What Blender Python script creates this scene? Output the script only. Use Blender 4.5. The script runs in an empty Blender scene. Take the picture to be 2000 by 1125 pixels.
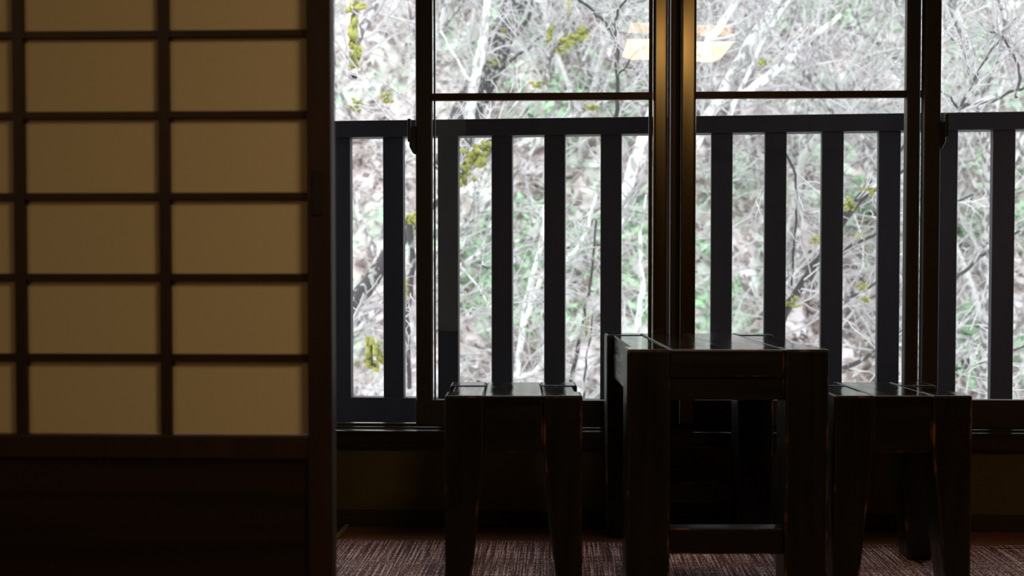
import bpy, bmesh, math, random
import numpy as np
from mathutils import Vector, Matrix
random.seed(7)
COL = bpy.context.scene.collection
SC = bpy.context.scene
PI = math.pi

# ------------------------------------------------------------ camera
F = 2500.0            # focal length in pixels of the 2000 px wide frame
E = 0.708             # eye height
PITCH = 0.0314
CY = 520 + F * math.tan(PITCH)
cam_data = bpy.data.cameras.new('camera')
cam = bpy.data.objects.new('camera', cam_data)
COL.objects.link(cam)
cam_data.sensor_width = 36.0
cam_data.lens = 36.0 * F / 2000.0
cam_data.shift_y = (CY - 562.5) / 2000.0
cam_data.clip_start = 0.05
cam_data.clip_end = 200
cam.location = (0, 0, E)
cam.rotation_euler = (PI / 2 - PITCH, 0, 0)
cam_data.dof.use_dof = True
cam_data.dof.focus_distance = 3.5
cam_data.dof.aperture_fstop = 4.2
SC.camera = cam

# ------------------------------------------------------------ sky, exposure
world = bpy.data.worlds.new('overcast_sky')
SC.world = world
world.use_nodes = True
bg = world.node_tree.nodes['Background']
bg.inputs['Color'].default_value = (0.93, 0.965, 1.0, 1)
bg.inputs['Strength'].default_value = 3.9
SC.view_settings.view_transform = 'Standard'
SC.view_settings.look = 'None'
SC.view_settings.gamma = 1.0
SC.view_settings.use_curve_mapping = False
SC.view_settings.exposure = 0.0
LAMP_POWER = 15.0

# ------------------------------------------------------------ frames and pixels
ROOM = math.radians(2.3)       # the room's window wall turns this much away from the picture plane
RAIL = math.radians(6.7)       # and the balcony railing this much


def local(px, py, n, ang=0.0):
    """point on the plane at distance n in a frame turned by ang, in that frame's coordinates"""
    u, v = (px - 1000) / F, -(py - CY) / F
    dx, dy, dz = u, math.cos(PITCH) + v * math.sin(PITCH), v * math.cos(PITCH) - math.sin(PITCH)
    lu = dx * math.cos(ang) - dy * math.sin(ang)
    ln = dx * math.sin(ang) + dy * math.cos(ang)
    t = n / ln
    return Vector((lu * t, n, E + dz * t))


def at(px, py, y):
    return local(px, py, y, 0.0)


# ------------------------------------------------------------ materials
def mat(name, col, rough=0.5, metal=0.0, spec=0.5, col2=None, scale=(8, 8, 8), lo=0.35, hi=0.65,
        bump=0.0, bscale=None, detail=4.0, coat=0.0, distort=0.0, rough2=None):
    m = bpy.data.materials.new(name)
    m.use_nodes = True
    nt = m.node_tree
    b = nt.nodes['Principled BSDF']
    b.inputs['Base Color'].default_value = (*col, 1)
    b.inputs['Roughness'].default_value = rough
    b.inputs['Metallic'].default_value = metal
    b.inputs['Specular IOR Level'].default_value = spec
    b.inputs['Coat Weight'].default_value = coat
    b.inputs['Coat Roughness'].default_value = 0.12
    tc = nt.nodes.new('ShaderNodeTexCoord')
    mp = nt.nodes.new('ShaderNodeMapping')
    mp.inputs['Scale'].default_value = scale
    nt.links.new(tc.outputs['Object'], mp.inputs['Vector'])
    nz = nt.nodes.new('ShaderNodeTexNoise')
    nz.inputs['Scale'].default_value = 1.0
    nz.inputs['Detail'].default_value = detail
    nz.inputs['Distortion'].default_value = distort
    nt.links.new(mp.outputs['Vector'], nz.inputs['Vector'])
    rp = nt.nodes.new('ShaderNodeValToRGB')
    rp.color_ramp.elements[0].position = lo
    rp.color_ramp.elements[1].position = hi
    c2 = col2 if col2 else tuple(c * 0.8 for c in col)
    rp.color_ramp.elements[0].color = (*c2, 1)
    rp.color_ramp.elements[1].color = (*col, 1)
    nt.links.new(nz.outputs['Fac'], rp.inputs['Fac'])
    nt.links.new(rp.outputs['Color'], b.inputs['Base Color'])
    if rough2 is not None:
        mr = nt.nodes.new('ShaderNodeMapRange')
        mr.inputs['From Min'].default_value = 0.3
        mr.inputs['From Max'].default_value = 0.7
        mr.inputs['To Min'].default_value = rough
        mr.inputs['To Max'].default_value = rough2
        nt.links.new(nz.outputs['Fac'], mr.inputs['Value'])
        nt.links.new(mr.outputs['Result'], b.inputs['Roughness'])
    if bump:
        n2 = nt.nodes.new('ShaderNodeTexNoise')
        n2.inputs['Detail'].default_value = 5.0
        m2 = nt.nodes.new('ShaderNodeMapping')
        m2.inputs['Scale'].default_value = bscale or scale
        nt.links.new(tc.outputs['Object'], m2.inputs['Vector'])
        nt.links.new(m2.outputs['Vector'], n2.inputs['Vector'])
        n2.inputs['Scale'].default_value = 1.0
        bp = nt.nodes.new('ShaderNodeBump')
        bp.inputs['Strength'].default_value = bump
        bp.inputs['Distance'].default_value = 0.01
        nt.links.new(n2.outputs['Fac'], bp.inputs['Height'])
        nt.links.new(bp.outputs['Normal'], b.inputs['Normal'])
    return m


M = {}
M['shoji_wood'] = mat('shoji_wood', (0.028, 0.012, 0.006), 0.5, col2=(0.018, 0.007, 0.004), scale=(30, 30, 3))
M['shoji_bar'] = mat('shoji_bar', (0.030, 0.011, 0.007), 0.5, col2=(0.02, 0.008, 0.005), scale=(20, 20, 20))
M['board'] = mat('shoji_board', (0.021, 0.008, 0.003), 0.45, col2=(0.005, 0.003, 0.002), scale=(0.9, 1, 22),
                 lo=0.35, hi=0.68, detail=6, distort=1.3)
M['black_pull'] = mat('black_pull', (0.006, 0.005, 0.005), 0.6)
M['bronze'] = mat('bronze_aluminium', (0.155, 0.125, 0.070), 0.19, metal=1.0, col2=(0.13, 0.105, 0.055),
                  scale=(60, 60, 1), rough2=0.24)
M['dark_bronze'] = mat('dark_bronze', (0.05, 0.03, 0.02), 0.45, metal=0.6, col2=(0.04, 0.025, 0.018), scale=(60, 60, 1))
M['dark_metal'] = mat('dark_metal', (0.030, 0.022, 0.016), 0.5, col2=(0.022, 0.016, 0.012))
M['sill'] = mat('sill_wood', (0.035, 0.028, 0.026), 0.14, col2=(0.02, 0.015, 0.012), scale=(3, 40, 40))
M['fascia'] = mat('fascia_wood', (0.030, 0.018, 0.010), 0.55, scale=(3, 40, 40))
M['wall'] = mat('clay_wall', (0.12, 0.090, 0.026), 0.85, col2=(0.07, 0.055, 0.016), scale=(3, 3, 3), bump=0.3,
                bscale=(90, 90, 90))
M['room_wall'] = mat('sand_plaster', (0.32, 0.17, 0.085), 0.9, col2=(0.26, 0.13, 0.065), scale=(3, 3, 3))
M['ceiling'] = mat('ceiling_wood', (0.10, 0.055, 0.03), 0.7, scale=(2, 20, 2))
M['floor'] = mat('floor_wood', (0.05, 0.024, 0.010), 0.5, col2=(0.03, 0.014, 0.006), scale=(2, 40, 2))
M['floor_strip'] = mat('floor_strip_wood', (0.27, 0.095, 0.028), 0.7, col2=(0.19, 0.065, 0.020), scale=(3, 60, 3))
M['pale_trim'] = mat('pale_trim_wood', (0.42, 0.27, 0.15), 0.5)
M['rail'] = mat('railing_paint', (0.014, 0.014, 0.026), 0.55, col2=(0.009, 0.009, 0.017), scale=(25, 25, 3),
                detail=6)
M['deck'] = mat('deck_wood', (0.035, 0.028, 0.026), 0.7, scale=(3, 40, 3))
M['latch'] = mat('latch_black', (0.012, 0.012, 0.013), 0.35)


def lacquer(name, base, rough, rough2, scale):
    return mat(name, base, rough, col2=tuple(c * 0.45 for c in base), scale=scale, lo=0.3, hi=0.7, detail=6,
               bump=0.035, bscale=scale, rough2=rough2, spec=0.5, distort=0.4)


M['lacquer_y'] = lacquer('black_lacquer_top', (0.012, 0.009, 0.006), 0.04, 0.18, (45, 5, 45))
M['lacquer_z'] = lacquer('black_lacquer', (0.007, 0.006, 0.003), 0.3, 0.45, (40, 40, 4))
M['lacquer_x'] = lacquer('black_lacquer_rail', (0.008, 0.007, 0.0035), 0.3, 0.45, (4, 40, 40))
M['worn'] = mat('worn_edge', (0.20, 0.085, 0.035), 0.45, col2=(0.012, 0.009, 0.006), scale=(38, 38, 16),
                lo=0.55, hi=0.66, detail=6)
M['apron'] = mat('grained_lacquer_painted_sheen', (0.10, 0.105, 0.095), 0.12, col2=(0.045, 0.047, 0.042), scale=(10, 2.2, 16),  # grain over a pale grey base that paints in window light mirrored there
                 lo=0.4, hi=0.6, detail=3, distort=2.5, rough2=0.3)


def paper_mat():
    m = bpy.data.materials.new('washi_paper')
    m.use_nodes = True
    nt = m.node_tree
    nt.nodes.remove(nt.nodes['Principled BSDF'])
    out = nt.nodes['Material Output']
    d = nt.nodes.new('ShaderNodeBsdfDiffuse')
    t = nt.nodes.new('ShaderNodeBsdfTranslucent')
    nz = nt.nodes.new('ShaderNodeTexNoise')
    nz.inputs['Scale'].default_value = 25
    nz.inputs['Detail'].default_value = 6
    rp = nt.nodes.new('ShaderNodeValToRGB')
    rp.color_ramp.elements[0].color = (0.66, 0.61, 0.43, 1)
    rp.color_ramp.elements[1].color = (0.76, 0.71, 0.50, 1)
    nt.links.new(nz.outputs['Fac'], rp.inputs['Fac'])
    nt.links.new(rp.outputs['Color'], d.inputs['Color'])
    t.inputs['Color'].default_value = (0.75, 0.55, 0.25, 1)
    mx = nt.nodes.new('ShaderNodeMixShader')
    mx.inputs['Fac'].default_value = 0.03
    nt.links.new(d.outputs[0], mx.inputs[1])
    nt.links.new(t.outputs[0], mx.inputs[2])
    nt.links.new(mx.outputs[0], out.inputs['Surface'])
    return m


M['paper'] = paper_mat()


def glass_mat():
    m = bpy.data.materials.new('window_glass')
    m.use_nodes = True
    nt = m.node_tree
    nt.nodes.remove(nt.nodes['Principled BSDF'])
    out = nt.nodes['Material Output']
    t = nt.nodes.new('ShaderNodeBsdfTransparent')
    t.inputs['Color'].default_value = (0.97, 0.985, 0.98, 1)
    g = nt.nodes.new('ShaderNodeBsdfGlossy')
    g.inputs['Roughness'].default_value = 0.0
    fr = nt.nodes.new('ShaderNodeFresnel')
    fr.inputs['IOR'].default_value = 1.75
    mx = nt.nodes.new('ShaderNodeMixShader')
    nt.links.new(fr.outputs[0], mx.inputs['Fac'])
    nt.links.new(t.outputs[0], mx.inputs[1])
    nt.links.new(g.outputs[0], mx.inputs[2])
    nt.links.new(mx.outputs[0], out.inputs['Surface'])
    return m


M['glass'] = glass_mat()


def emit_mat(name, col, power):
    m = bpy.data.materials.new(name)
    m.use_nodes = True
    b = m.node_tree.nodes['Principled BSDF']
    b.inputs['Base Color'].default_value = (*col, 1)
    b.inputs['Emission Color'].default_value = (*col, 1)
    b.inputs['Emission Strength'].default_value = power
    return m


M['lamp_paper'] = emit_mat('lamp_paper', (1.0, 0.66, 0.33), LAMP_POWER)
M['lamp_wood'] = mat('lamp_wood', (0.45, 0.24, 0.09), 0.5)


def mat_carpet():
    m = bpy.data.materials.new('woven_mat')
    m.use_nodes = True
    nt = m.node_tree
    b = nt.nodes['Principled BSDF']
    b.inputs['Roughness'].default_value = 0.55
    b.inputs['Specular IOR Level'].default_value = 0.12
    tc = nt.nodes.new('ShaderNodeTexCoord')

    def streak(scale, detail=2.0):
        mp = nt.nodes.new('ShaderNodeMapping')
        mp.inputs['Scale'].default_value = scale
        n = nt.nodes.new('ShaderNodeTexNoise')
        n.inputs['Scale'].default_value = 1.0
        n.inputs['Detail'].default_value = detail
        nt.links.new(tc.outputs['Object'], mp.inputs['Vector'])
        nt.links.new(mp.outputs['Vector'], n.inputs['Vector'])
        return n.outputs['Fac']

    def math_(op, a, c):
        n = nt.nodes.new('ShaderNodeMath')
        n.operation = op
        for k, v in enumerate((a, c)):
            if isinstance(v, (int, float)): n.inputs[k].default_value = v
            else: nt.links.new(v, n.inputs[k])
        return n.outputs[0]
    warp = streak((270, 4, 1))          # threads running towards the window
    weft = streak((5, 170, 1))          # threads running along it
    grain = streak((230, 110, 1), 1.0)
    h = math_('ADD', math_('MULTIPLY', warp, 0.45), math_('ADD', math_('MULTIPLY', weft, 0.22), math_('MULTIPLY', grain, 0.33)))
    rp = nt.nodes.new('ShaderNodeValToRGB')
    el = rp.color_ramp.elements
    el[0].position, el[0].color = 0.43, (0.045, 0.010, 0.007, 1)
    el[1].position, el[1].color = 0.585, (0.95, 0.68, 0.62, 1)
    e = el.new(0.51)
    e.color = (0.23, 0.085, 0.065, 1)
    nt.links.new(h, rp.inputs['Fac'])
    nt.links.new(rp.outputs['Color'], b.inputs['Base Color'])
    bp = nt.nodes.new('ShaderNodeBump')
    bp.inputs['Strength'].default_value = 0.8
    bp.inputs['Distance'].default_value = 0.004
    nt.links.new(h, bp.inputs['Height'])
    nt.links.new(bp.outputs['Normal'], b.inputs['Normal'])
    return m


M['carpet'] = mat_carpet()


def mat_bark(name, dark, pale, cover):
    m = mat(name, pale, 0.9, col2=dark, scale=(24, 24, 12), lo=cover - 0.02, hi=cover + 0.06, detail=7,
            bump=0.6, bscale=(30, 30, 12))
    return m


M['bark_pale'] = mat_bark('pale_lichen_bark', (0.20, 0.185, 0.185), (0.43, 0.435, 0.42), 0.40)
M['bark_mid'] = mat_bark('grey_bark', (0.14, 0.125, 0.128), (0.42, 0.42, 0.41), 0.48)
M['bark_dark'] = mat_bark('dark_bark', (0.045, 0.040, 0.042), (0.27, 0.28, 0.26), 0.56)
M['bark_white'] = mat_bark('white_bark', (0.30, 0.29, 0.285), (0.64, 0.655, 0.64), 0.44)
M['twig_white'] = mat('white_twig', (0.54, 0.54, 0.54), 0.9, col2=(0.33, 0.31, 0.32), scale=(3, 3, 3), lo=0.4, hi=0.6)
M['twig_dark'] = mat('dark_twig', (0.06, 0.06, 0.055), 0.9, col2=(0.035, 0.03, 0.03), scale=(5, 5, 5))
M['moss'] = mat('yellow_moss', (0.40, 0.39, 0.11), 1.0, col2=(0.17, 0.19, 0.06), scale=(14, 14, 14), bump=1.0,
                bscale=(60, 60, 60))
M['litter'] = mat('leaf_litter', (0.50, 0.46, 0.45), 0.95, col2=(0.27, 0.225, 0.21), scale=(1.2, 1.2, 1.2), lo=0.42, hi=0.6)
M['green'] = mat('low_greens', (0.44, 0.64, 0.42), 0.9, col2=(0.33, 0.50, 0.32), scale=(3, 3, 3))


def mat_hill():
    m = bpy.data.materials.new('hillside_earth')
    m.use_nodes = True
    nt = m.node_tree
    b = nt.nodes['Principled BSDF']
    b.inputs['Roughness'].default_value = 1.0
    b.inputs['Specular IOR Level'].default_value = 0.1
    tc = nt.nodes.new('ShaderNodeTexCoord')

    def noise(scale, detail=5, dist=0.0):
        n = nt.nodes.new('ShaderNodeTexNoise')
        n.inputs['Scale'].default_value = scale
        n.inputs['Detail'].default_value = detail
        n.inputs['Distortion'].default_value = dist
        nt.links.new(tc.outputs['Object'], n.inputs['Vector'])
        return n

    def ramp(n, stops):
        r = nt.nodes.new('ShaderNodeValToRGB')
        el = r.color_ramp.elements
        el[0].position, el[0].color = stops[0][0], (*stops[0][1], 1)
        el[1].position, el[1].color = stops[-1][0], (*stops[-1][1], 1)
        for p, c in stops[1:-1]:
            e = el.new(p)
            e.color = (*c, 1)
        nt.links.new(n.outputs['Fac'], r.inputs['Fac'])
        return r
    a = ramp(noise(2.2, 9, 0.8), [(0.33, (0.17, 0.14, 0.14)), (0.43, (0.40, 0.34, 0.33)), (0.52, (0.56, 0.50, 0.50)),
                                 (0.66, (0.72, 0.69, 0.71))])
    g = ramp(noise(0.9, 6, 0.5), [(0.49, (0, 0, 0)), (0.62, (0.75, 0.75, 0.75))])
    mx = nt.nodes.new('ShaderNodeMix')
    mx.data_type = 'RGBA'
    nt.links.new(g.outputs['Color'], mx.inputs['Factor'])
    nt.links.new(a.outputs['Color'], mx.inputs['A'])
    gg = ramp(noise(5, 5), [(0.35, (0.22, 0.38, 0.25)), (0.65, (0.48, 0.70, 0.50))])
    nt.links.new(gg.outputs['Color'], mx.inputs['B'])
    nt.links.new(mx.outputs['Result'], b.inputs['Base Color'])
    return m


M['hill'] = mat_hill()


# ------------------------------------------------------------ object helpers
def tag(o, label=None, cat=None, group=None, kind=None):
    if label: o['label'] = label
    if cat: o['category'] = cat
    if group: o['group'] = group
    if kind: o['kind'] = kind
    return o


def link(name, me, parent=None, ang=None):
    o = bpy.data.objects.new(name, me)
    COL.objects.link(o)
    if parent: o.parent = parent
    if ang is not None and parent is None: o.rotation_euler = (0, 0, -ang)
    return o


def empty(name, loc=(0, 0, 0), ang=0.0):
    o = bpy.data.objects.new(name, None)
    o.empty_display_size = 0.1
    COL.objects.link(o)
    o.location = loc
    o.rotation_euler = (0, 0, -ang)
    return o


def prism(bm, bot, top):
    """hexahedron from four bottom and four top corners"""
    vs = [bm.verts.new(p) for p in bot] + [bm.verts.new(p) for p in top]
    for q in ((3, 2, 1, 0), (4, 5, 6, 7), (0, 1, 5, 4), (1, 2, 6, 5), (2, 3, 7, 6), (3, 0, 4, 7)):
        bm.faces.new([vs[i] for i in q])


def boxbm(bm, x0, x1, y0, y1, z0, z1):
    x0, x1 = min(x0, x1), max(x0, x1)
    y0, y1 = min(y0, y1), max(y0, y1)
    z0, z1 = min(z0, z1), max(z0, z1)
    prism(bm, [(x0, y0, z0), (x1, y0, z0), (x1, y1, z0), (x0, y1, z0)],
          [(x0, y0, z1), (x1, y0, z1), (x1, y1, z1), (x0, y1, z1)])


def finish(name, bm, mats, parent=None, ang=None, bevel=0.0, seg=2, origin=None, smooth=False):
    if bevel:
        bm.normal_update()
        edges = [e for e in bm.edges if e.calc_face_angle(3.0) > 0.4]
        bmesh.ops.bevel(bm, geom=edges, offset=bevel, segments=seg, profile=0.6, affect='EDGES', clamp_overlap=True,
                        material=(1 if len(mats) > 1 else -1))
    bmesh.ops.recalc_face_normals(bm, faces=bm.faces)
    off = Vector((0, 0, 0))
    if origin is not None:
        off = Vector(origin)
        bmesh.ops.translate(bm, verts=bm.verts, vec=-off)
    me = bpy.data.meshes.new(name)
    bm.to_mesh(me)
    bm.free()
    for m in mats: me.materials.append(m)
    if smooth:
        for p in me.polygons: p.use_smooth = True
    o = link(name, me, parent, ang)
    if origin is not None: o.location = off
    return o


def box(name, b, m, parent=None, ang=None, bevel=0.0, seg=2):
    bm = bmesh.new()
    boxbm(bm, *b)
    mats = m if isinstance(m, (list, tuple)) else [m]
    return finish(name, bm, mats, parent, ang, bevel, seg)


def pb(x0, y0, x1, y1, n, depth, ang=ROOM):
    """box bounds whose near face fills a pixel rectangle at distance n"""
    ym, xm = (y0 + y1) / 2, (x0 + x1) / 2
    return (local(x0, ym, n, ang).x, local(x1, ym, n, ang).x, n, n + depth,
            local(xm, y1, n, ang).z, local(xm, y0, n, ang).z)


def st(o):
    o['kind'] = 'structure'
    return o


# ------------------------------------------------------------ room shell
NW = 3.452                       # the wall under the window
NG = NW + 0.07                   # middle of the sashes
z_sill = local(1300, 844, NW - 0.03, ROOM).z
z_wall_top = local(1300, 872, NW, ROOM).z
z_base = local(1300, 1000, NW, ROOM).z
UL, UR, NB, ZC = -2.3, 2.3, -2.6, 2.5
WL, WR, WT = -1.30, 2.0, 2.02    # window opening

st(box('floor', (UL, UR, NB, NW + 0.01, -0.12, -0.012), M['floor'], ang=ROOM))
st(box('ceiling', (UL, UR, NB, NW + 0.16, ZC, ZC + 0.1), M['ceiling'], ang=ROOM))
st(box('wall_left', (UL - 0.1, UL, NB, NW + 0.16, -0.12, ZC + 0.1), M['room_wall'], ang=ROOM))
st(box('wall_right', (UR, UR + 0.1, NB, NW + 0.16, -0.12, ZC + 0.1), M['room_wall'], ang=ROOM))
st(box('wall_back', (UL - 0.1, UR + 0.1, NB - 0.1, NB, -0.12, ZC + 0.1), M['room_wall'], ang=ROOM))
bm = bmesh.new()
boxbm(bm, UL, UR, NW, NW + 0.15, -0.12, z_wall_top)
boxbm(bm, UL, WL, NW, NW + 0.15, z_wall_top, ZC)
boxbm(bm, WR, UR, NW, NW + 0.15, z_wall_top, ZC)
boxbm(bm, WL, WR, NW, NW + 0.15, WT, ZC)
st(finish('wall_front', bm, [M['wall']], ang=ROOM))
st(box('baseboard_front', (UL, UR, NW - 0.014, NW, -0.012, z_base), M['fascia'], ang=ROOM, bevel=0.002, seg=1))
# window sill: dark fascia with a glossy top
t1 = st(box('trim_1', (WL - 0.03, WR + 0.03, NW - 0.03, NW + 0.16, z_wall_top, z_sill), M['sill'], ang=ROOM, bevel=0.003))
box('sash_track', (WL, WR, NG - 0.05, NG - 0.044, z_sill, z_sill + 0.004), M['sill'], t1)
box('sash_track', (WL, WR, NG - 0.003, NG + 0.003, z_sill, z_sill + 0.008), M['bronze'], t1)

# floor board along the wall, pale threshold strip on its left
fl_l = local(672, 1042, 3.36, ROOM).x
mat_edge = local(1000, 1062, 3.0, ROOM)
NM = 3.0 * E / (E - mat_edge.z)
b_ = box('trim_2', (fl_l, UR, NM - 0.3, NW - 0.014, -0.012, 0.0), M['floor_strip'], ang=ROOM, bevel=0.0015, seg=1)
st(b_)
st(box('trim_3', (fl_l - 0.012, fl_l, 2.3, NW - 0.014, -0.012, 0.008), M['pale_trim'], ang=ROOM, bevel=0.002, seg=1))
bm = bmesh.new()
boxbm(bm, fl_l, UR - 0.01, 2.15, NM, 0.0, 0.007)
bmesh.ops.subdivide_edges(bm, edges=bm.edges, cuts=3, use_grid_fill=True)
o = finish('woven_floor_mat', bm, [M['carpet']], ang=ROOM)
tag(o, 'reddish brown woven mat covering the floor under the table and stools', 'mat')
# subfloor between
st(box('trim_4', (fl_l, UR, 2.12, NM - 0.3, -0.012, 0.0), M['floor'], ang=ROOM))

# ------------------------------------------------------------ window sashes
def sash(name, label, nf, stiles, rails, crossbar, panes, mm):
    e = empty(name, (0, 0, 0), ROOM)
    e['kind'] = 'structure'
    for (x0, x1, d0, dep, m_) in stiles:
        b = pb(x0, 400, x1, 700, nf + d0, dep)
        box('stile', (b[0], b[1], b[2], b[3], z_sill + 0.008, WT - 0.002), m_, e, bevel=min(0.007, (b[1] - b[0]) * 0.3), seg=4)
    for (x0, x1) in rails:
        b = pb(x0, 782, x1, 838, nf, 0.028)
        box('bottom_rail', (b[0], b[1], b[2] + 0.001, b[3], z_sill + 0.008, b[5]), M['dark_metal'], e, bevel=0.002)
        box('top_rail', (b[0], b[1], b[2] + 0.001, b[3], WT - 0.06, WT - 0.002), M['dark_metal'], e, bevel=0.002)
    for (x0, y0, x1, y1) in crossbar:
        b = pb(x0, y0, x1, y1, nf + 0.004, 0.02)
        box('crossbar', b, M['dark_bronze'], e, bevel=0.0015)
    for (x0, x1, yt, yb) in panes:
        bl = pb(x0, 782, x1, 838, nf + 0.011, 0.006)
        zt = WT - 0.05 if yt is None else local(x0, yt, nf + 0.011, ROOM).z
        zb = bl[5] - 0.004 if yb is None else local(x0, yb, nf + 0.011, ROOM).z
        bm = bmesh.new()
        # a single pane surface, thin glass
        v = [bm.verts.new(p) for p in ((bl[0], bl[2], zb), (bl[1], bl[2], zb), (bl[1], bl[2], zt), (bl[0], bl[2], zt))]
        bm.faces.new(v)
        finish('pane', bm, [M['glass']], e)
    return e


br, dk = M['bronze'], M['dark_metal']
N1, N2, N3 = NG - 0.052, NG - 0.012, NG - 0.052
w1 = sash('window_1', '', N1,
          [(812, 844, 0, 0.034, dk), (847.5, 850.5, 0.008, 0.012, dk), (1266, 1273.5, 0.01, 0.014, dk),
           (1275, 1303, 0, 0.034, br)],
          [(812, 1303)], [(844, 181, 1275, 195)], [(848, 1272, None, 182), (848, 1272, 194, None)], br)
w2 = sash('window_2', '', N2,
          [(1308, 1322, 0.0, 0.03, M['dark_bronze']), (1328, 1358.5, -0.012, 0.042, br), (1768, 1795.5, 0, 0.034, dk)],
          [(1308, 1795)], [(1358, 177.5, 1804, 191)], [(1357, 1769, None, 178.5), (1357, 1769, 190, None)], br)
b = pb(1303, 400, 1330, 700, N2 + 0.032, 0.004)
box('interlock_strip', (b[0], b[1], b[2], b[3], z_sill + 0.008, WT - 0.002), dk, w2)
w3 = sash('window_3', '', N3,
          [(1801.5, 1835, 0, 0.034, dk)], [(1801.5, 2330)], [], [(1834, 2330, None, None)], br)
st(box('window_4', (WL, WL + 0.05, NW - 0.02, NW + 0.14, z_sill, WT), dk, ang=ROOM, bevel=0.002))
st(box('window_5', (WR - 0.05, WR, NW - 0.02, NW + 0.14, z_sill, WT), dk, ang=ROOM, bevel=0.002))
st(box('trim_5', (WL, WR, NW - 0.03, NW + 0.14, WT, WT + 0.05), dk, ang=ROOM, bevel=0.002))


def latch(parent, xpx, side, ytop, ybot, n):
    bm = bmesh.new()
    p0 = local(xpx, ytop, n, ROOM)
    p1 = local(xpx, ybot, n, ROOM)
    w = 0.018 * side
    h = p0.z - p1.z
    prof = [(0, 0.0), (0.45, 0.02), (1.0, 0.22), (1.0, 0.75), (0.4, 0.78), (0.0, 0.80)]
    pts = [(p0.x + w * a, p1.z + h * b) for a, b in prof]
    f0 = [bm.verts.new((x, n, z)) for x, z in pts]
    f1 = [bm.verts.new((x, n + 0.022, z)) for x, z in pts]
    bm.faces.new(f0)
    bm.faces.new(f1[::-1])
    for i in range(len(pts)):
        j = (i + 1) % len(pts)
        bm.faces.new((f0[i], f1[i], f1[j], f0[j]))
    l = finish('latch', bm, [M['latch']], parent, bevel=0.0015, seg=1)
    box('thumb_lever', (min(p0.x + w * 0.75, p0.x + w * 1.2), max(p0.x + w * 0.75, p0.x + w * 1.2), n - 0.008, n + 0.01,
                        p1.z + h * 0.35, p0.z), M['latch'], l, bevel=0.002)


latch(w1, 812, -1, 232, 301, N1 + 0.003)
latch(w3, 1835, 1, 222, 292, N3 + 0.003)

# ------------------------------------------------------------ shoji
NS = 1.90
sh = empty('shoji_screen', (0, 0, 0), ROOM)
tag(sh, 'sliding shoji paper screen with dark lattice and dark grained lower board at left', 'screen')
x_st0, x_st1 = local(600, 560, NS, ROOM).x, local(648, 560, NS, ROOM).x
vx = [local(p, 560, NS, ROOM).x for p in (318, 33)]
period = vx[0] - vx[1]
vx.append(vx[1] - period)
x_l1 = vx[2] - period + 0.008
x_l0 = x_l1 - 0.04
z_br = local(300, 851, NS, ROOM).z
zrow = [local(300, y, NS, ROOM).z for y in (699, 541, 382, 222, 63)]
rp = (zrow[4] - zrow[0]) / 4
for k in range(4): zrow.append(zrow[-1] + rp)
z_top = zrow[-1] + rp
D0, D1 = NS, NS + 0.034
wd = M['shoji_wood']
z_tr = 0.02
st_r = box('stile', (x_st0, x_st1, D0, D1, z_tr, z_top + 0.06), wd, sh, bevel=0.002)
box('stile', (x_l0, x_l1, D0, D1, z_tr, z_top + 0.06), wd, sh, bevel=0.002)
box('top_rail', (x_l1, x_st0, D0 + 0.002, D1 - 0.002, z_top, z_top + 0.055), wd, sh, bevel=0.002)
box('middle_rail', (x_l1, x_st0, D0 + 0.002, D1 - 0.002, z_br - 0.035, z_br), wd, sh, bevel=0.002)
box('bottom_rail', (x_l1, x_st0, D0 + 0.002, D1 - 0.002, z_tr, 0.10), wd, sh, bevel=0.002)
box('lower_board', (x_l1 - 0.004, x_st0 + 0.004, D0 + 0.010, D1 - 0.010, 0.095, z_br - 0.03), M['board'], sh)
hb, hw = 0.0050, 0.0080
for x in vx:
    box('lattice_bar', (x - hw, x + hw, D0 + 0.011, D0 + 0.021, z_br, z_top), M['shoji_bar'], sh)
for z in zrow:
    box('lattice_bar', (x_l1, x_st0, D0 + 0.012, D0 + 0.0205, z - hb, z + hb), M['shoji_bar'], sh)
xs = [x_l1] + vx[::-1] + [x_st0]
zs = [z_br] + zrow + [z_top]
for i in range(len(xs) - 1):
    for j in range(len(zs) - 1):
        box('paper_pane', (xs[i] + 0.0003, xs[i + 1] - 0.0003, D0 + 0.0215, D0 + 0.0222, zs[j] + 0.0003, zs[j + 1] - 0.0003),
            M['paper'], sh)
b = pb(609, 331, 628, 421, NS - 0.003, 0.006)
bm = bmesh.new()
boxbm(bm, b[0], b[1], b[2], b[3], b[4], b[5])
fp = finish('finger_pull', bm, [M['black_pull']], sh, bevel=0.0015)
# threshold and head rail carrying the screen
st(box('trim_6', (UL, x_st1 + 0.03, NS - 0.03, NS + 0.09, -0.012, 0.02), wd, ang=ROOM))
st(box('trim_7', (UL, UR, NS - 0.03, NS + 0.09, z_top + 0.06, z_top + 0.18), wd, ang=ROOM))
st(box('wall_transom', (UL, UR, NS - 0.01, NS + 0.07, z_top + 0.18, ZC), M['room_wall'], ang=ROOM))

# ------------------------------------------------------------ furniture
LY, LZ, LX, WN = M['lacquer_y'], M['lacquer_z'], M['lacquer_x'], M['worn']


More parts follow.
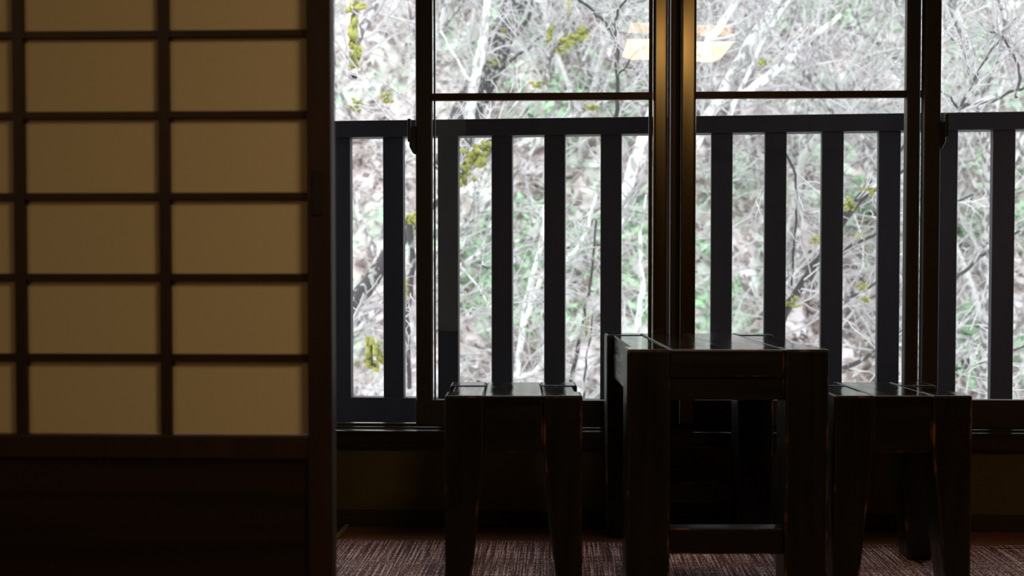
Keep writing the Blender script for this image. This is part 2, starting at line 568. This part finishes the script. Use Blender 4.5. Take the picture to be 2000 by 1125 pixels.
def leg_taper(name, x0, x1, y0, y1, ztop, zk, tx, ty, parent, mats):
    """square leg, straight to height zk, then tapering on its inner sides; tx, ty: -1/+1 inner side, amount"""
    bm = bmesh.new()
    ax = (x0, x1 - tx) if tx > 0 else (x0 - tx, x1)
    ay = (y0, y1 - ty) if ty > 0 else (y0 - ty, y1)
    sq = lambda a, b_, z: [(a[0], b_[0], z), (a[1], b_[0], z), (a[1], b_[1], z), (a[0], b_[1], z)]
    rings = [sq(ax, ay, 0.0), sq((x0, x1), (y0, y1), zk), sq((x0, x1), (y0, y1), ztop)]
    vs = [[bm.verts.new(p) for p in r] for r in rings]
    bm.faces.new(vs[0][::-1])
    bm.faces.new(vs[-1])
    for a, c in zip(vs, vs[1:]):
        for i in range(4):
            j = (i + 1) % 4
            bm.faces.new((a[i], a[j], c[j], c[i]))
    return finish(name, bm, mats, parent, bevel=0.0055, seg=3)


def top_material(o):
    """upward faces take the glossy top lacquer"""
    me = o.data
    me.materials.append(LY)
    k = len(me.materials) - 1
    for p in me.polygons:
        if p.normal.z > 0.9 and p.material_index == 0: p.material_index = k


def make_stool(loc, label):
    W, D, H = 0.300, 0.333, 0.42
    s = empty('wooden_stool', loc)
    tag(s, label, 'stool', 'dark stools beside the table')
    lw, ld = 0.086, 0.095
    for sx in (0, 1):
        for sy in (0, 1):
            x0 = 0 if sx == 0 else W - lw
            y0 = 0 if sy == 0 else D - ld
            o = leg_taper('leg', x0, x0 + lw, y0, y0 + ld, H, 0.30, 0.030 if sx == 0 else -0.030,
                          0.02 if sy == 0 else -0.02, s, [LZ, WN])
            top_material(o)
    g = 0.0008
    o = box('seat_board', (lw + g, W - lw - g, 0.004, D - 0.004, H - 0.125, H - 0.0005), [LX, WN], s, bevel=0.003)
    top_material(o)
    for sx in (0, 1):
        x0, x1 = (0.012, lw - 0.002) if sx == 0 else (W - lw + 0.002, W - 0.012)
        o = box('side_rail', (x0, x1, ld + g, D - ld - g, H - 0.125, H - 0.002), [LY, WN], s, bevel=0.003)
        top_material(o)
    return s


make_stool((-0.1463, 2.772, 0.007), 'low dark lacquered wooden stool standing left of the table')
make_stool((0.7006, 2.772, 0.007), 'low dark lacquered wooden stool standing right of the table')

TX0, TX1, TY0, TY1, TH = 0.2446, 0.676, 2.72, 3.395, 0.531
tb = empty('wooden_table', (TX0, TY0, 0.007))
tag(tb, 'heavy dark lacquered wooden table with thick square legs between two stools', 'table')
W, D, H = TX1 - TX0, TY1 - TY0, TH - 0.007
lw = 0.093
for sx in (0, 1):
    for sy in (0, 1):
        x0 = 0 if sx == 0 else W - lw
        y0 = 0 if sy == 0 else D - lw
        o = leg_taper('leg', x0, x0 + lw, y0, y0 + lw, H, 0.3, 0.0001, 0.0001, tb, [LZ, WN])
        top_material(o)
g = 0.001
ntop = 3
cw = (W - 2 * lw - 2 * g) / ntop
o = box('top_board', (lw + g, W - lw - g, 0.006, D - 0.006, H - 0.060, H - 0.0005), [LX, WN], tb, bevel=0.004)
top_material(o)
for sx in (0, 1):
    x0, x1 = (0.018, lw - 0.002) if sx == 0 else (W - lw + 0.002, W - 0.018)
    o = box('side_apron', (x0, x1, lw + g, D - lw - g, H - 0.110, H - 0.002), [M['apron'], WN], tb, bevel=0.003)
    top_material(o)
for y0, y1 in ((0.016, 0.046), (D - 0.046, D - 0.016)):
    box('apron_rail', (lw, W - lw, y0, y1, H - 0.110, H - 0.0605), [LX, WN], tb, bevel=0.002)
for y0, y1 in ((0.014, 0.060), (D - 0.060, D - 0.014)):
    box('stretcher', (lw, W - lw, y0, y1, 0.082, 0.138), [LX, WN], tb, bevel=0.003)

# ------------------------------------------------------------ lamp (its reflection shows in the glass)
NV = 6.2
NL = 2 * (NG - 0.04) - NV
c = local(1322, 94, NV, ROOM)
lp = empty('pendant_lamp', (c.x * math.cos(ROOM) + NL * math.sin(ROOM), -c.x * math.sin(ROOM) + NL * math.cos(ROOM), c.z), ROOM)
tag(lp, 'square wooden pendant lamp with glowing paper shade, reflected in the window glass', 'lamp')
hw_ = 0.25
bm = bmesh.new()
prism(bm, [(-hw_ * .82, -hw_ * .82, -0.022), (hw_ * .82, -hw_ * .82, -0.022), (hw_ * .82, hw_ * .82, -0.022), (-hw_ * .82, hw_ * .82, -0.022)],
      [(-hw_, -hw_, 0), (hw_, -hw_, 0), (hw_, hw_, 0), (-hw_, hw_, 0)])
finish('paper_shade', bm, [M['lamp_paper']], lp)
bm = bmesh.new()
boxbm(bm, -hw_ - .03, hw_ + .03, -hw_ - .03, -hw_, 0.0, 0.022)
boxbm(bm, -hw_ - .03, hw_ + .03, hw_, hw_ + .03, 0.0, 0.022)
boxbm(bm, -hw_ - .03, -hw_, -hw_, hw_, 0.0, 0.022)
boxbm(bm, hw_, hw_ + .03, -hw_, hw_, 0.0, 0.022)
finish('frame', bm, [M['lamp_wood']], lp)
bm = bmesh.new()
prism(bm, [(-hw_, -hw_, 0.022), (hw_, -hw_, 0.022), (hw_, hw_, 0.022), (-hw_, hw_, 0.022)],
      [(-hw_ * .92, -hw_ * .92, 0.08), (hw_ * .92, -hw_ * .92, 0.08), (hw_ * .92, hw_ * .92, 0.08), (-hw_ * .92, hw_ * .92, 0.08)])
finish('upper_shade', bm, [emit_mat('lamp_upper', (1.0, 0.55, 0.22), 7.0)], lp)
box('cord', (-0.004, 0.004, -0.004, 0.004, 0.08, ZC - c.z), M['latch'], lp)

# added fill lamp, out of view behind the camera, brightening the shoji paper
ul, nl, zl = -1.75, -0.6, 1.55
l2 = empty('added_fill_lantern', (ul * math.cos(ROOM) + nl * math.sin(ROOM), -ul * math.sin(ROOM) + nl * math.cos(ROOM), zl), ROOM)
tag(l2, 'added round fill lantern, unseen behind the camera, brightening the shoji paper', 'lamp')
bm = bmesh.new()
bmesh.ops.create_uvsphere(bm, u_segments=24, v_segments=14, radius=0.19)
bmesh.ops.scale(bm, vec=(1, 1, 0.85), verts=bm.verts)
finish('paper_shade', bm, [emit_mat('fill_lantern_paper', (1.0, 0.66, 0.33), 9.0)], l2, smooth=True)
box('cord', (-0.004, 0.004, -0.004, 0.004, 0.155, ZC - zl), M['latch'], l2)

# ------------------------------------------------------------ balcony railing
NR = 4.10
rl = empty('balcony_railing', (0, 0, 0), RAIL)
tag(rl, 'dark painted wooden balcony railing with upright slats outside the window', 'railing')
z_rt = local(1000, 232, NR, RAIL).z
z_ru = local(1000, 265, NR, RAIL).z
z_rb = local(660, 775, NR, RAIL).z
z_deck = z_rb - 0.13
pxs = [665, 768, 875, 980, 1083, 1193, 1300, 1409, 1514, 1625, 1736, 1847, 1959]
cx = [local(p, 500, NR, RAIL).x for p in pxs]
sp = (cx[-1] - cx[0]) / (len(cx) - 1)
cx = [cx[0] - sp * k for k in (5, 4, 3, 2, 1)] + cx + [cx[-1] + sp * k for k in (1, 2, 3, 4)]
bx0, bx1 = cx[0] - 0.1, cx[-1] + 0.1
rm = M['rail']
box('top_rail', (bx0, bx1, NR - 0.012, NR + 0.060, z_ru, z_rt), rm, rl, bevel=0.003)
box('bottom_rail', (bx0, bx1, NR - 0.005, NR + 0.050, z_rb - 0.125, z_rb), rm, rl, bevel=0.003)
bw = 0.0335
for k, x in enumerate(cx):
    box('baluster', (x - bw, x + bw, NR, NR + 0.034, z_rb, z_ru), rm, rl, bevel=0.0015, seg=1)
for x in (bx0, bx1 - 0.05):
    box('end_post', (x, x + 0.05, NR + 0.052, NR + 0.10, z_deck, z_ru), rm, rl)
# deck
dk_ = empty('trim_8', (0, 0, 0), RAIL)
dk_['kind'] = 'structure'
y = 3.80
yy = y
NDK = 4
st(box('trim_9', (WL - 0.5, WR + 0.5, NW + 0.16, NW + 1.35, 2.30, 2.34), M['deck'], ang=ROOM))   # unseen eave added over the balcony to keep sky light off the railing
st(box('wall_outside', (UL, UR, NW + 0.1505, NW + 0.158, -2.5, z_wall_top - 0.002), M['deck'], ang=ROOM))
for k in range(NDK):
    box('plank', (bx0, bx1, yy, yy + 0.088, z_deck - 0.03, z_deck), M['deck'], dk_, bevel=0.002, seg=1)
    yy += 0.094

# ------------------------------------------------------------ hillside across the ravine
rs = np.random.RandomState(11)


def hill_z(x, y):
    x = np.asarray(x, float)
    y = np.asarray(y, float)
    z = -3.3 + 0.72 * (y - 8.0)
    z = np.where(y < 8, -3.3 + 0.25 * (y - 8.0), z)
    z = z + 0.35 * np.sin(0.7 * x + 0.5 * y) + 0.25 * np.sin(1.7 * x - 1.1 * y + 1.0) + 0.14 * np.sin(3.9 * x + 2.3 * y)
    z = z + 0.08 * np.sin(7.3 * x - 5.1 * y + 2) + 0.05 * np.sin(13.1 * x + 9.7 * y)
    return z


nx, ny = 200, 200
gx = np.linspace(-16, 18, nx)
gy = np.linspace(4.8, 34, ny)
X, Y = np.meshgrid(gx, gy)
Z = hill_z(X, Y) + rs.normal(0, 0.03, X.shape)
V = np.stack([X.ravel(), Y.ravel(), Z.ravel()], 1)
i = np.arange(nx * ny).reshape(ny, nx)
Q = np.stack([i[:-1, :-1].ravel(), i[:-1, 1:].ravel(), i[1:, 1:].ravel(), i[1:, :-1].ravel()], 1)


def np_mesh(name, V, Q, mats, smooth=False, midx=None):
    me = bpy.data.meshes.new(name)
    me.vertices.add(len(V))
    me.vertices.foreach_set('co', np.asarray(V, np.float32).ravel())
    k = Q.shape[1]
    me.loops.add(Q.size)
    me.loops.foreach_set('vertex_index', Q.astype(np.int32).ravel())
    me.polygons.add(len(Q))
    me.polygons.foreach_set('loop_start', np.arange(0, Q.size, k, dtype=np.int32))
    if smooth: me.polygons.foreach_set('use_smooth', np.ones(len(Q), bool))
    for m in mats: me.materials.append(m)
    if midx is not None: me.polygons.foreach_set('material_index', np.asarray(midx, np.int32))
    me.update(calc_edges=True)
    return me


hill = link('hillside', np_mesh('hillside', V, Q, [M['hill']], True))
st(hill)


class Tubes:
    def __init__(self): self.V, self.Q, self.n = [], [], 0

    def add(self, P, R, sides=4):
        P = np.asarray(P, float)
        R = np.asarray(R, float)
        T = np.gradient(P, axis=0)
        T /= np.linalg.norm(T, axis=1)[:, None] + 1e-9
        up = np.array([0.31, 0.87, 0.38])
        A = np.cross(T, up)
        A /= np.linalg.norm(A, axis=1)[:, None] + 1e-9
        B = np.cross(T, A)
        a = np.arange(sides) * 2 * PI / sides
        V = P[:, None, :] + R[:, None, None] * (np.cos(a)[None, :, None] * A[:, None, :] + np.sin(a)[None, :, None] * B[:, None, :])
        k = len(P)
        self.V.append(V.reshape(-1, 3))
        i = np.arange(k * sides).reshape(k, sides) + self.n
        j = np.roll(i, -1, axis=1)
        self.Q.append(np.stack([i[:-1], j[:-1], j[1:], i[1:]], -1).reshape(-1, 4))
        self.n += k * sides

    def mesh(self, name, m): return np_mesh(name, np.concatenate(self.V), np.concatenate(self.Q), [m], True)


def smooth_path(pts, sub=4):
    P = np.asarray(pts, float)
    n = len(P)
    if n < 3: sub = max(sub, 4)
    Pp = np.vstack([2 * P[0] - P[1], P, 2 * P[-1] - P[-2]])
    out = []
    for i in range(1, n):
        p0, p1, p2, p3 = Pp[i - 1], Pp[i], Pp[i + 1], Pp[i + 2]
        for s in range(sub):
            t = s / sub
            out.append(0.5 * (2 * p1 + (p2 - p0) * t + (2 * p0 - 5 * p1 + 4 * p2 - p3) * t * t + (3 * p1 - p0 - 3 * p2 + p3) * t ** 3))
    out.append(P[-1])
    return np.array(out)


def wander(rg, p, d, length, segs, wob, grav=0.0):
    pts = [p]
    d = d / np.linalg.norm(d)
    for k in range(segs):
        d = d + rg.normal(0, wob, 3)
        d[2] += grav
        d /= np.linalg.norm(d)
        p = p + d * length / segs
        pts.append(p)
    return np.array(pts)


def sidedir(rg, d, ang):
    r = rg.normal(0, 1, 3)
    r -= d * np.dot(r, d)
    r /= np.linalg.norm(r) + 1e-9
    return d * math.cos(ang) + r * math.sin(ang)


def ramify(rg, P, r0, twigs, level, count, length, tubes_big, tubes_small, start=0.2, grav=0.02):
    """children along path P"""
    n = len(P)
    for k in range(count):
        t = start + (1 - start) * (k + rg.rand()) / count
        f = t * (n - 1)
        i = min(int(f), n - 2)
        p = P[i] + (P[i + 1] - P[i]) * (f - i)
        d = P[i + 1] - P[i]
        d = d / (np.linalg.norm(d) + 1e-9)
        L = length * (0.6 + 0.7 * rg.rand()) * (1.15 - 0.5 * t)
        dd = sidedir(rg, d, rg.uniform(0.5, 1.1))
        segs = (8, 6, 5, 4)[min(level, 3)]
        Q_ = wander(rg, p, dd, L, segs, (0.16, 0.18, 0.2, 0.22)[min(level, 3)], grav)
        r = r0 * (1 - 0.75 * t) * 0.55
        r = max(r, 0.0035)
        R = np.linspace(r, max(r * 0.3, 0.0022), len(Q_))
        (tubes_big if level == 0 else tubes_small).add(Q_, R, 5 if level == 0 else 3)
        if level < twigs:
            ramify(rg, Q_, r, twigs, level + 1, max(3, int(count * 0.62)), L * 0.52, tubes_big, tubes_small, 0.15, grav)


def make_tree(seed, height, radius, lean, big, small, count, twigs):
    rg = np.random.RandomState(seed)
    tr, bb, ss = Tubes(), Tubes(), Tubes()
    P = wander(rg, np.zeros(3), np.array([lean[0], lean[1], 1.0]), height, 12, 0.16)
    tr.add(P, np.linspace(radius, radius * 0.25, len(P)), 8)
    ramify(rg, P, radius, twigs, 0, count, height * 0.42, bb, ss)
    return (tr.mesh('trunk', big), bb.mesh('branches', big), ss.mesh('twigs', small))


variants = [
    make_tree(1, 5.5, 0.045, (0.2, 0.0), M['bark_pale'], M['twig_white'], 12, 2),
    make_tree(2, 6.5, 0.075, (-0.3, 0.1), M['bark_mid'], M['twig_white'], 12, 2),
    make_tree(3, 4.5, 0.030, (0.4, -0.1), M['bark_pale'], M['twig_white'], 11, 2),
    make_tree(4, 6.0, 0.055, (-0.1, 0.0), M['bark_mid'], M['bark_mid'], 11, 2),
    make_tree(5, 5.0, 0.035, (0.3, 0.2), M['bark_pale'], M['bark_pale'], 12, 2),
]


def put_tree(var, x, y, rot, s, label, group):
    z = float(hill_z(x, y)) - 0.05
    e = empty('bare_tree', (x, y, z))
    e.rotation_euler = (0, 0, rot)
    e.scale = (s, s, s)
    tag(e, label, 'tree', group)
    names = ('trunk', 'branches', 'twigs')
    for nm, me in zip(names, variants[var]):
        o = link(nm, me, e)
        if nm != 'trunk': o['kind'] = 'stuff'
    return e


LOOK = ('pale leaning tree with white twigs', 'grey tree with white twigs', 'slender pale tree with white twigs',
        'dull grey bare tree', 'pale grey bare tree')
seen = set()
k = 0
placed = 0
while placed < 27 and k < 400:
    y = 10.0 + 9.5 * ((k * 0.618) % 1.0)
    x = y * (-0.20 + 0.64 * ((k * 0.377 + 0.13) % 1.0)) + rs.normal(0, 0.3)
    v = k % len(variants)
    px = 1000 + 2500 * x / y
    k += 1
    place = ('beyond the open left window' if px < 812 else 'behind left glass, left part' if px < 1060 else
             'behind left glass, right part' if px < 1310 else 'behind right glass, left part' if px < 1560 else
             'behind right glass, right part' if px < 1800 else 'beyond the far right sash')
    depth = 'low' if y < 13 else 'halfway' if y < 16.3 else 'high'
    if (v, place, depth) in seen: continue
    seen.add((v, place, depth))
    put_tree(v, x, y, rs.uniform(0, 6.28), rs.uniform(0.8, 1.25), '%s %s on the slope %s' % (LOOK[v], depth, place),
             'trees of the hillside thicket')
    placed += 1

# fallen branches and brush on the slope
tb_ = Tubes()
rg = np.random.RandomState(5)
for k in range(2600):
    y = rg.uniform(9.5, 22)
    x = rg.uniform(-0.2 * y - 1, 0.44 * y + 1)
    z = float(hill_z(x, y)) + rg.uniform(0.02, 0.25)
    d = np.array([rg.normal(), 0.3 * rg.normal(), 0.55 * rg.normal() + 0.25])
    L = rg.uniform(0.5, 1.7)
    P = wander(rg, np.array([x, y, z]), d, L, 6, 0.2)
    r = rg.uniform(0.005, 0.018)
    tb_.add(P, np.linspace(r, r * 0.4, len(P)), 3)
o = link('fallen_branches', tb_.mesh('fallen_branches', M['bark_pale']))
tag(o, 'pale fallen branches and dry brush lying over the hillside', 'branches', kind='stuff')


def scatter(name, n, size, m, label, cat, seed, patch=None):
    rg = np.random.RandomState(seed)
    y = rg.uniform(9, 22, n)
    x = rg.uniform(-0.25, 0.46, n) * y
    if patch is not None:
        f = np.sin(1.3 * x + patch) + np.sin(1.9 * y + 0.7 * x + 2 * patch)
        k = f > 0.55
        x, y = x[k], y[k]
        n = len(x)
    z = hill_z(x, y) + rg.uniform(0.0, 0.12, n)
    c = np.stack([x, y, z], 1)
    a = rg.normal(0, 1, (n, 3))
    a /= np.linalg.norm(a, axis=1)[:, None]
    b = rg.normal(0, 1, (n, 3))
    b -= a * (a * b).sum(1)[:, None]
    b /= np.linalg.norm(b, axis=1)[:, None]
    s = size * rg.uniform(0.5, 1.4, n)[:, None]
    V = np.stack([c - a * s, c + b * s * 0.45, c + a * s, c - b * s * 0.45], 1).reshape(-1, 3)
    Q = np.arange(4 * n).reshape(n, 4)
    o = link(name, np_mesh(name, V, Q, [m]))
    tag(o, label, cat, kind='stuff')


scatter('leaf_litter', 26000, 0.085, M['litter'], 'brown and grey fallen leaves covering the hillside', 'leaves', 21)
scatter('low_greenery', 30000, 0.08, M['green'], 'patches of low green plants among the hillside brush', 'plants', 22, 0.6)


# ------------------------------------------------------------ the nearer trees one can single out
def blob(bm, c, r, rg, stretch):
    res = bmesh.ops.create_icosphere(bm, subdivisions=2, radius=1.0)
    for v in res['verts']:
        n = v.co.copy()
        k = r * (1 + 0.28 * math.sin(7 * n.x + c[0] * 9) + 0.22 * math.sin(9 * n.z + c[2] * 7 + n.y * 5))
        v.co = Vector(c) + Vector((n.x * k * stretch[0], n.y * k, n.z * k * stretch[1]))


def near_tree(name, label, mains, y, bark, twigmat, seed, moss=(), twigs=2, count=9, tl=0.5):
    """mains: list of (pixel polyline, depth offset, start radius, end radius); the first is the trunk"""
    rg = np.random.RandomState(seed)
    base = at(*mains[0][0][0], y)
    e = empty(name, base)
    tag(e, label, 'tree')
    off = np.array(base)
    ss, sb = Tubes(), Tubes()
    for k, (poly, dy, r0, r1) in enumerate(mains):
        n = len(poly)
        pts = []
        for i, (a, b_) in enumerate(poly):
            q = at(a, b_, y + dy * i / max(1, n - 1) + rg.uniform(-0.05, 0.05))
            pts.append(np.array(q) - off)
        P = smooth_path(pts, 5)
        P[1:-1] += rg.normal(0, 0.004, P[1:-1].shape)
        T = Tubes()
        T.add(P, np.linspace(r0, r1, len(P)), 8)
        link('trunk' if k == 0 else 'branch', T.mesh('trunk' if k == 0 else 'branch', bark), e)
        ramify(rg, P, max(r0, r1) * 0.8, twigs, 1, count, tl, sb, ss, 0.02, 0.0)
    o = link('twigs', ss.mesh('twigs', twigmat), e)
    o['kind'] = 'stuff'
    if moss:
        bm = bmesh.new()
        for (mx_, my_, mr, sx, sz) in moss:
            for q in range(14):
                c = at(mx_ + rg.normal() * mr * sx * 0.5, my_ + rg.normal() * mr * sz * 0.5, y + rg.uniform(-.03, .03))
                blob(bm, np.array(c) - off, mr * rg.uniform(0.2, 0.48) / F * y, rg, (sx, sz))
        m_ = finish('moss', bm, [M['moss']], e, smooth=True)
        m_['kind'] = 'stuff'
    return e


near_tree('mossy_tree', 'mossy grey limb hanging at top left of the open window',
          [([(690, 150), (692, 100), (708, 55), (735, 15), (760, -60), (800, -200)], 0.4, 0.028, 0.036),
           ([(700, 75), (694, 30), (700, -30)], 0.1, 0.02, 0.018)],
          7.5, M['bark_mid'], M['twig_white'], 31,
          moss=[(690, 60, 14, .9, 1.6), (697, 105, 14, .8, 1.6), (700, 15, 15, 1.2, .8), (688, 85, 10, .8, 1.5), (688, 130, 9, .8, 1.3),
                (757, 190, 10, 1, 1), (695, 205, 11, 1, 1)])
near_tree('leaning_tree', 'dark leaning trunk crossing the gap between the leftmost railing slats',
          [([(560, 760), (640, 660), (690, 595), (745, 520), (800, 440), (850, 390), (930, 310), (1010, 240)], 1.2, 0.062, 0.03),
           ([(800, 440), (806, 520), (796, 620), (800, 760)], -0.3, 0.02, 0.012),
           ([(900, 340), (930, 290), (1000, 268), (1090, 262)], 0.3, 0.016, 0.006)],
          7.0, M['bark_dark'], M['twig_white'], 32,
          moss=[(735, 690, 22, .8, 1.2), (720, 710, 16, 1.2, .8), (803, 430, 14, .8, 1.3), (798, 560, 14, .7, 1.8),
                (925, 305, 18, 1.2, 1.2), (905, 350, 14, 1.0, 1.4), (945, 290, 14, 1.1, 1)])
near_tree('large_tree', 'large dark lichen spotted trunk leaning above the left window crossbar',
          [([(880, 330), (905, 240), (930, 180), (965, 110), (1000, 20), (1025, -40), (1050, -120)], 0.8, 0.16, 0.085),
           ([(925, 175), (932, 120), (950, 50), (958, -40)], -0.2, 0.03, 0.022),
           ([(980, 100), (1030, 40), (1040, -20)], 0.2, 0.025, 0.016),
           ([(940, 160), (1010, 110), (1060, 70)], -0.2, 0.02, 0.008)],
          11.0, M['bark_dark'], M['twig_white'], 33,
          moss=[(982, 60, 6, 1, 1), (965, 122, 9, 1.2, .8)])
near_tree('white_tree', 'slender white barked tree left of the dark leaning trunk',
          [([(915, 250), (925, 170), (940, 100), (950, 30), (956, -60)], 0.2, 0.045, 0.028),
           ([(925, 170), (900, 130), (860, 60)], 0.2, 0.012, 0.006)],
          10.0, M['bark_white'], M['twig_white'], 34)
near_tree('dark_sapling', 'thin dark sapling standing just left of the bronze window stiles',
          [([(1205, 330), (1204, 230), (1206, 140), (1200, 70), (1165, 30), (1125, -10)], 0.2, 0.0125, 0.0075),
           ([(1200, 70), (1210, 20), (1235, -30)], 0.0, 0.009, 0.005),
           ([(1204, 150), (1240, 105), (1290, 70)], 0.0, 0.006, 0.003)],
          6.6, M['twig_dark'], M['twig_white'], 35, count=8, tl=0.28)
near_tree('mossy_shrub', 'yellow mossy forked stems in the upper middle of the left window',
          [([(1062, 190), (1072, 120), (1075, 60), (1078, -10)], 0.2, 0.025, 0.015),
           ([(1075, 110), (1100, 60), (1112, 0)], 0.1, 0.02, 0.014),
           ([(1090, 100), (1140, 70), (1180, 30), (1260, 0)], 0.1, 0.02, 0.01),
           ([(1100, 240), (1150, 210), (1210, 195), (1265, 205)], 0.1, 0.02, 0.01)],
          9.0, M['bark_mid'], M['twig_white'], 36,
          moss=[(1074, 70, 9, .8, 2), (1110, 80, 11, 2, 1), (1135, 62, 10, 1.2, 1.2), (1095, 97, 9, 1.4, .9), (1155, 210, 8, 1.8, .8),
                (1050, 165, 8, 1.8, .8), (1112, 20, 7, .8, 1.8)])
near_tree('pale_limb', 'thick pale diagonal limbs right of the bronze stiles above the railing',
          [([(1330, 330), (1400, 200), (1460, 90), (1520, 0), (1560, -60)], 0.5, 0.04, 0.025),
           ([(1450, 190), (1500, 150), (1555, 100), (1640, 30)], 0.2, 0.04, 0.014),
           ([(1365, 110), (1410, 45), (1445, -10)], 0.1, 0.03, 0.022),
           ([(1420, 240), (1500, 60), (1560, -20)], 0.1, 0.018, 0.01)],
          8.5, M['bark_white'], M['twig_white'], 37, moss=[(1492, 122, 8, 1.4, .8)], count=12)
near_tree('white_shrub', 'thin white forked stems behind the middle railing slats',
          [([(1000, 900), (1010, 720), (1030, 590), (1058, 480), (1064, 400)], 0.2, 0.024, 0.014),
           ([(1022, 640), (1050, 560), (1070, 530), (1130, 480), (1165, 380)], 0.1, 0.016, 0.01),
           ([(1010, 740), (1045, 725), (1066, 690)], 0.0, 0.018, 0.012),
           ([(1190, 480), (1225, 360), (1262, 250), (1300, 150)], 0.1, 0.04, 0.03),
           ([(1225, 760), (1240, 660), (1255, 570), (1250, 480), (1262, 380)], 0.1, 0.030, 0.006)],
          8.2, M['bark_white'], M['twig_white'], 38, count=10)
near_tree('dark_stem_shrub', 'dark upright twiggy stems behind the slat left of the table',
          [([(1110, 830), (1120, 720), (1140, 620), (1155, 540), (1165, 430)], 0.1, 0.014, 0.006),
           ([(1140, 800), (1145, 700), (1160, 600)], 0.1, 0.008, 0.004)],
          7.2, M['bark_dark'], M['twig_white'], 39, moss=[(1147, 640, 9, .6, 2.0)], tl=0.4)
near_tree('right_dark_shrub', 'dark forking branches with yellow moss right of the table',
          [([(1500, 700), (1540, 600), (1590, 530), (1650, 430), (1710, 340), (1790, 260)], 0.2, 0.020, 0.009),
           ([(1540, 590), (1600, 500), (1680, 395), (1770, 330)], 0.2, 0.015, 0.008),
           ([(1530, 620), (1600, 520), (1720, 455), (1900, 380)], 0.3, 0.012, 0.006),
           ([(1530, 290), (1552, 340), (1556, 400), (1545, 560)], 0.1, 0.007, 0.005)],
          6.4, M['bark_dark'], M['twig_white'], 40,
          moss=[(1655, 398, 11, 1.2, 1.0), (1545, 588, 12, 1.5, .9), (1594, 468, 8, 1, 1), (1700, 372, 8, 1.8, .8), (1675, 460, 7, 1, 1)],
          tl=0.35)
near_tree('right_edge_tree', 'thin dark twigs spreading beyond the rightmost window stile',
          [([(1790, 300), (1875, 215), (1940, 195), (2010, 165), (2090, 120)], 0.2, 0.011, 0.006),
           ([(1875, 215), (1912, 140), (1950, 80), (1990, 30)], 0.1, 0.009, 0.004),
           ([(1985, 190), (1990, 130), (1960, 75), (1930, 60)], 0.1, 0.008, 0.004),
           ([(1875, 215), (1855, 190), (1820, 160)], 0.1, 0.007, 0.004)],
          6.2, M['bark_dark'], M['twig_white'], 41, tl=0.35)
near_tree('low_right_branches', 'dark low branches crossing behind the slats right of the stool',
          [([(1560, 760), (1650, 720), (1760, 650), (1850, 560), (1960, 470), (2100, 400)], 0.2, 0.016, 0.007),
           ([(1740, 760), (1850, 725), (1925, 705), (2060, 650)], 0.2, 0.010, 0.005),
           ([(1600, 600), (1700, 560), (1760, 500)], 0.2, 0.010, 0.005)],
          6.8, M['bark_dark'], M['twig_white'], 42, moss=[(1680, 560, 8, 1.6, .7), (1690, 585, 8, 1.0, .9)], tl=0.4)
